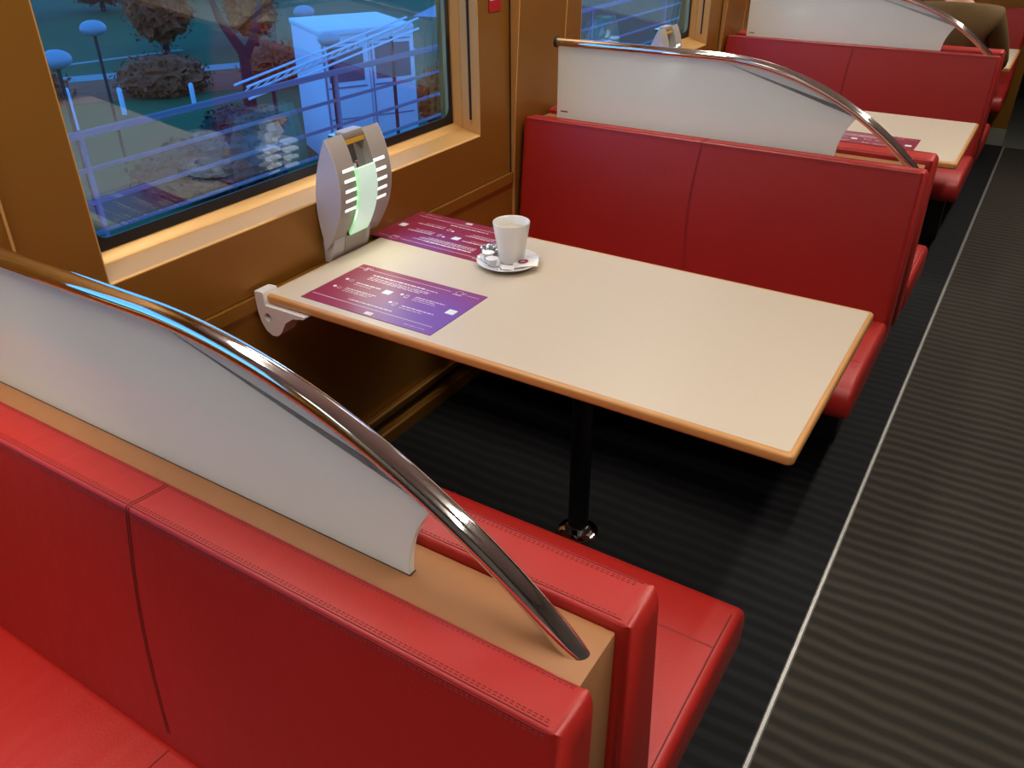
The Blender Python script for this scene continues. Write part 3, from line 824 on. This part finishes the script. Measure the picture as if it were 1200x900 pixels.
for s in (-1, 1):
    sh = add((.165*s, .315, 1.025), .062, ch); el = add((.245*s, .42, .795), .043, sh); fa = add((.20*s, .56, .785), .036, el); wr = add((.13*s, .69, .775), .026, fa)
    pm = add((.095*s, .75, .772), (.036, .016), wr); kn = add((.075*s, .785, .772), (.036, .014), pm)
    for f in range(4):
        a = add((.075*s-.020*(1.5-f)*.9, .81+.006*(f in (1, 2)), .772), .0085, kn); bq = add((.070*s-.020*(1.5-f)*.9, .838+.006*(f in (1, 2)), .764), .0075, a)
    th = add((.095*s-s*.034, .755, .772), .0095, pm); add((.090*s-s*.045, .785, .768), .008, th)
    hp = add((.085*s, .37, .54), .088, pel); kne = add((.11*s, .70, .525), .060, hp); ca = add((.11*s, .72, .32), .052, kne); an = add((.11*s, .70, .09), .036, ca); add((.11*s, .84, .045), (.040, .03), an)
body = skinned('body', V, E, R, M['skin'], per)
for p in body.data.polygons: pass
# face: nose, eyes, mouth and ears on the head
def ball(bm, c, r, seg=10):
    q = bmesh.ops.create_uvsphere(bm, u_segments=seg, v_segments=seg, radius=1)
    for v in q['verts']: v.co = Vector((v.co.x*r[0]+c[0], v.co.y*r[1]+c[1], v.co.z*r[2]+c[2]))
def ballpart(name, c, r, m):
    b = bmesh.new(); ball(b, c, r); return obj(name, b, m, body, 80)
ballpart('nose', W(0, .452, 1.270), (.014, .020, .024), M['skin'])
for s in (-1, 1):
    ballpart('ear', W(.076*s, .365, 1.270), (.010, .022, .030), M['skin'])
    ballpart('eye', W(.031*s, .438, 1.292), (.012, .008, .008), M['porcelain'])
bm = bmesh.new(); ball(bm, W(0, .440, 1.222), (.024, .010, .008)); obj('mouth', bm, M['crimson'], body, 80)
bm = bmesh.new(); q = bmesh.ops.create_uvsphere(bm, u_segments=28, v_segments=18, radius=1)
for v in q['verts']:
    c = v.co.copy(); f = max(0, c.y)
    z = c.z*.112 if c.z > 0 else c.z*(.115 if c.y < .25 else .02)
    v.co = Vector(W(c.x*.092, .352+c.y*(.098 if c.y < 0 else .085), 1.300+z))
obj('hair', bm, M['hair'], per, 80)
# jacket
V, E, R = [], [], []
pel = add((0, .345, .60), (.175, .125)); s1 = add((0, .33, .74), (.165, .118), pel); s2 = add((0, .312, .90), (.178, .122), s1); ch = add((0, .312, 1.01), (.150, .105), s2); co = add((0, .325, 1.105), .066, ch)
for s in (-1, 1):
    sh = add((.185*s, .315, 1.035), .078, ch); ua = add((.225*s, .365, .91), .066, sh); el = add((.255*s, .42, .795), .057, ua); fa = add((.20*s, .56, .790), .048, el); add((.145*s, .665, .782), .038, fa)
ja = skinned('jacket', V, E, R, M['jacket'], per)
V, E, R = [], [], []
pel = add((0, .345, .57), (.165, .108))
for s in (-1, 1):
    hp = add((.09*s, .40, .545), .090, pel); kne = add((.11*s, .70, .528), .070, hp); ca = add((.11*s, .72, .32), .064, kne); add((.11*s, .70, .11), .052, ca)
skinned('trousers', V, E, R, M['trousers'], per)
for s in (-1, 1):
    bm = bmesh.new(); ball(bm, W(.11*s, .765, .042), (.045, .125, .042), 16); obj('shoe', bm, M['black'], per, 80)

# ------------------------------------------------------------------ outdoors, seen through the windows
G = -4.0
gd = bmesh.new()
vs = [gd.verts.new(c) for c in ((-3.3, -40, G), (-3.3, 90, G), (-120, 90, G), (-120, -40, G))]; gd.faces.new(vs)
add_box(gd, (-120, -40, G-.3), (-3.3, 90, G-.01))
struct('ground', gd, M['grass'])
bm = bmesh.new(); add_box(bm, (-3.35, -12, -1.6), (-1.7, 40, -1.15)); struct('trim_20', bm, M['concrete'])
bm = bmesh.new(); add_box(bm, (-3.0, -12, G), (-2.0, 40, -1.6)); struct('trim_21', bm, M['concrete'])

def strip(name, a, b, w, m, label, ext=(0, 0)):
    a, b = Vector((*a, 0)), Vector((*b, 0)); u = (b-a).normalized(); n = Vector((-u.y, u.x, 0)); a = a-u*ext[0]; b = b+u*ext[1]
    bm = bmesh.new(); add_prism(bm, [tuple((a+n*w/2).xy), tuple((b+n*w/2).xy), tuple((b-n*w/2).xy), tuple((a-n*w/2).xy)], lambda x, y: (x, y, G), lambda x, y: (x, y, G+.008))
    o = obj(name, bm, m); tag(o, label, 'path'); return o
strip('footpath', (-27.4, 15.0), (-22.9, 22.0), 1.1, M['path'], 'wide pale footpath across the lawn outside the window', (6, 5))
strip('garden_path', (-29.9, 16.4), (-28.9, 20.5), .35, M['path'], 'thin pale path on the lawn behind the wide footpath', (8, 1))
strip('road', (-24.7, 31.4), (-27.0, 37.2), 1.6, M['cabinline'], 'dark road beyond the white cabin', (-3, 12))

bed = strip('flower_bed', (-25.3, 13.7), (-20.8, 20.7), 3.6, M['autumn'], 'broad russet flower bed between the wide footpath and the railing', (3, 1)); bed['category'] = 'flower bed'
# railing parallel to the track
rl = empty('railing', (-3.0, 1.03, -1.15)); tag(rl, 'blue-grey metal railing with four bars running along outside the windows', 'railing')
for z, r in ((.455, .022), (.255, .013), (.065, .013), (-.118, .013)):
    bm = tube([(0, -10, z+1.15), (0, 30, z+1.15)], r, 10); obj('rail_bar', bm, M['railpaint'], rl)
for k in range(-4, 13):
    bm = box((-.012, k*2.13-.012, 0), (.012, k*2.13+.012, 1.60)); obj('rail_post', bm, M['railpaint'], rl)

# white double cabin
cb = empty('cabin', (-12.05, 12.29, G), math.radians(60)); tag(cb, 'white double site cabin with dark windows on the lawn outside', 'cabin')
CWd, CDp, CH = 2.2, 2.3, 3.0
for k in range(2):
    x0 = k*CWd/2
    w = obj('cabin_module', box((x0+.01, 0, .02), (x0+CWd/2-.01, CDp, CH-.12), .02), M['cabin'], cb)
    # local +y here is the depth direction away from the track (rotated 60 degrees)
    obj('roof', box((x0-.01, -.06, CH-.12), (x0+CWd/2-.004, CDp+.06, CH), .02), M['cabin'], w)
    for j in range(2 if k else 1):
        wx0 = x0+.14+j*.46; wx1 = wx0+(.38 if k else .82)
        obj('window', box((wx0, -.012, CH-1.10), (wx1, .0, CH-.36)), M['cabinwin'], w)
    tr = bmesh.new()
    for (a, b_, c, d) in ((x0+.10, x0+1.0, CH-1.24, CH-1.20), (x0+.10, x0+1.0, CH-.30, CH-.27), (x0+.04, x0+.08, .1, CH-.2), (x0+.1, x0+1.0, CH-1.92, CH-1.89)):
        add_box(tr, (a, -.012, c), (b_, 0, d))
    obj('cover_strip', tr, M['cabinline'], w)

# white ladder-like truss on two posts
ld = empty('truss', (-8, 8.8, G)); tag(ld, 'white ladder-like metal truss in front of the site cabin', 'truss')
A, B = Vector((0, -2.4, 3.14)), Vector((0, 1.5, 3.58))
for dz in (0, .16):
    for dx in (0, .25):
        obj('chord', tube([tuple(A+Vector((dx, 0, dz))), tuple(B+Vector((dx, 0, dz)))], .018, 8), M['cabin'], ld)
for k in range(20):
    p = A.lerp(B, (k+.5)/20); obj('rung', tube([tuple(p), tuple(p+Vector((.25, 0, .16)))], .010, 6), M['cabin'], ld)
for p in (A.lerp(B, .15), A.lerp(B, .85)):
    obj('post', tube([(p.x+.12, p.y, 0), (p.x+.12, p.y, p.z)], .03, 8), M['bark'], ld)

# park lamps with disc shades
for (x, y, z), lb in (((-16.7, 10.1, -1.0), 'pale disc park lamp on the lawn at the upper left of the window'),
                      ((-15.7, 15.6, -1.2), 'pale disc park lamp just behind the left side of the site cabin'),
                      ((-8.9, 9.3, -.55), 'disc park lamp standing in front of the site cabin window'),
                      ((-13.8, 7.35, -1.0), 'disc park lamp cut by the left edge of the window')):
    t = empty('park_lamp', (x, y, G)); tag(t, lb, 'street lamp', 'park lamps on the lawn')
    obj('post', tube([(0, 0, 0), (0, 0, z-G-.04)], .035, 10), M['bark'], t)
    k_ = .62 if x < -10 else .42
    obj('disc_shade', lathe([(0, z-G-.14)]+[(k_*.45*math.cos(a), z-G+k_*.27*math.sin(a)) for a in [math.radians(-70+20*q) for q in range(8)]]+[(0, z-G+k_*.27)], (0, 0), 28), M['lampdisc'], t)
# white bollards
for (x, y, h), lb in (((-21.0, 13.2, .75), 'white bollard second from the left, beyond the railing'), ((-20.6, 11.4, 1.1), 'tall white bollard beyond the railing, nearest the left window edge'),
                      ((-20.4, 15.2, .6), 'short white bollard beyond the railing, right of the others')):
    o = obj('bollard', lathe([(0, 0), (.07, 0), (.07, h-.05), (.04, h), (0, h)], (0, 0), 14), M['cabin']); o.location = (x, y, G); tag(o, lb, 'bollard', 'white bollards')

def leafmass(name, c, r, m, label, cat, seed, n=900, trunk=None):
    rnd = random.Random(seed); t = empty(name, (c[0], c[1], G+(.012 if name == 'shrub' else 0))); tag(t, label, cat)
    bm = bmesh.new()
    q = bmesh.ops.create_icosphere(bm, subdivisions=4, radius=1)
    for v in q['verts']:
        k = .76+rnd.uniform(-.12, .16); v.co = Vector((v.co.x*r[0]*k, v.co.y*r[1]*k, max(0, v.co.z*r[2]*k+c[2]-G)))
    for i in range(n):
        d = Vector((rnd.gauss(0, 1), rnd.gauss(0, 1), rnd.gauss(0, 1))).normalized(); k = rnd.uniform(.7, 1.02)
        p = Vector((d.x*r[0]*k, d.y*r[1]*k, max(.12, d.z*r[2]*k+c[2]-G))); a = rnd.uniform(.03, .08)*max(r)**.5
        u = Vector((rnd.gauss(0, 1), rnd.gauss(0, 1), rnd.gauss(0, 1))).normalized(); w = u.cross(d).normalized()
        vs = [bm.verts.new(p+u*a), bm.verts.new(p+w*a*.6), bm.verts.new(p-u*a), bm.verts.new(p-w*a*.6)]; bm.faces.new(vs)
    obj('foliage', bm, m, t, 20)
    if trunk:
        b2 = bmesh.new(); add_tube(b2, [(0, 0, 0), (.05, 0, (c[2]-G)*.5), (0, .1, c[2]-G)], [trunk, trunk*.8, trunk*.4], 8); obj('trunk', b2, M['bark'], t)
    return t
mn = [('autumn', (-24.8, 12.4, -3.6), (1.6, 1.6, .8), 'low russet shrub bed left of the footpath'),
      ('autumn', (-22.6, 15.9, -3.6), (1.6, 1.6, .8), 'low russet shrub bed in the middle of the lawn'),
      ('autumn', (-20.6, 19.2, -3.5), (1.5, 1.5, .8), 'low russet shrub bed right of the middle, nearer the cabin'),
      ('darkleaf', (-13.6, 10.1, -3.6), (1.5, 2.0, .6), 'low dark green shrubs under the railing'),
      ('darkleaf', (-16.0, 13.2, -3.7), (1.2, 1.2, .5), 'low dark green shrub left of the site cabin'),
      ('orange', (-12.1, 16.6, -3.2), (.7, .7, .9), 'bright orange shrub beside the right wall of the site cabin')]
for i, (mm, c, r, lb) in enumerate(mn): leafmass('shrub', c, r, M[mm], lb, 'shrub', 20+i)
tn = [('autumn', (-28.5, 20.6, -2.2), (1.5, 1.5, 1.6), 'russet tree behind the middle of the window'),
      ('autumn', (-26.9, 23.8, -2.6), (1.2, 1.2, 1.3), 'smaller russet tree nearer the track, right of the other'),
      ('pinkleaf', (-44, 22.0, -2.0), (2.4, 2.8, 2.0), 'dusky red tree at the far upper left of the window'),
      ('pinkleaf', (-42.5, 27.6, -1.8), (2.2, 2.4, 2.2), 'dusky red tree right of the other dusky red one'),
      ('darkleaf', (-44, 36, -1), (3, 4, 2.5), 'dark green tree far beyond the lawn')]
for i, (mm, c, r, lb) in enumerate(tn): leafmass('tree', c, r, M[mm], lb, 'tree', 40+i, 1100, .14)
# dark forked shape standing in for a leg reflected in the window
t = empty('leg_reflection', (-17.6, 14.9, G)); tag(t, 'dark forked stand-in for a leg reflected in the window, left of the white cabin', 'tree')
bm = bmesh.new(); add_tube(bm, [(0, 0, 0), (.05, .05, .9), (.0, .1, 1.7), (-.35, -.25, 2.6), (-.6, -.4, 3.8)], [.2, .17, .15, .10, .05], 10)
obj('trunk', bm, M['bark'], t)
bm = bmesh.new(); add_tube(bm, [(0, .08, 1.5), (.25, .45, 2.3), (.35, .75, 3.3), (.4, .9, 4.4)], [.13, .10, .08, .04], 10); obj('fork', bm, M['bark'], t)

# ------------------------------------------------------------------ light
w = bpy.data.worlds.new('dusk_sky'); SC.world = w; w.use_nodes = True; nt = w.node_tree
bg = nt.nodes['Background']
tc = nt.nodes.new('ShaderNodeTexCoord'); sx = nt.nodes.new('ShaderNodeSeparateXYZ'); nt.links.new(tc.outputs['Generated'], sx.inputs[0])
rp = nt.nodes.new('ShaderNodeValToRGB'); nt.links.new(sx.outputs['Z'], rp.inputs['Fac'])
rp.color_ramp.elements[0].position = .0; rp.color_ramp.elements[0].color = (.15, .48, 1.02, 1)
rp.color_ramp.elements[1].position = .6; rp.color_ramp.elements[1].color = (.04, .22, .60, 1)
nt.links.new(rp.outputs['Color'], bg.inputs['Color']); bg.inputs['Strength'].default_value = 3.3

# ------------------------------------------------------------------ camera
yaw, pit, rol = .561506920, .544605354, -.00744792018
f = Vector((-math.sin(yaw)*math.cos(pit), math.cos(yaw)*math.cos(pit), -math.sin(pit)))
r = f.cross(Vector((0, 0, 1))).normalized(); u = r.cross(f)
c_, s_ = math.cos(rol), math.sin(rol)
r2 = r*c_+u*s_; u2 = -r*s_+u*c_
cam = bpy.data.cameras.new('camera'); co = bpy.data.objects.new('camera', cam); COL.objects.link(co)
Mx = Matrix((( r2.x, u2.x, -f.x), (r2.y, u2.y, -f.y), (r2.z, u2.z, -f.z))).to_4x4(); Mx.translation = Vector((1.62994675, -1.70900931, 1.66783578))
co.matrix_world = Mx
cam.sensor_width = 36; cam.lens = 966.796469/1200*36; cam.clip_start = .02; cam.clip_end = 300
SC.camera = co
SC.view_settings.view_transform = 'Standard'; SC.view_settings.look = 'None'
SC.view_settings.gamma = 1; SC.view_settings.use_curve_mapping = False
SC.view_settings.exposure = 0.15
SC.cycles.use_denoising = True
SC.cycles.max_bounces = 10
SC.cycles.sample_clamp_indirect = 6
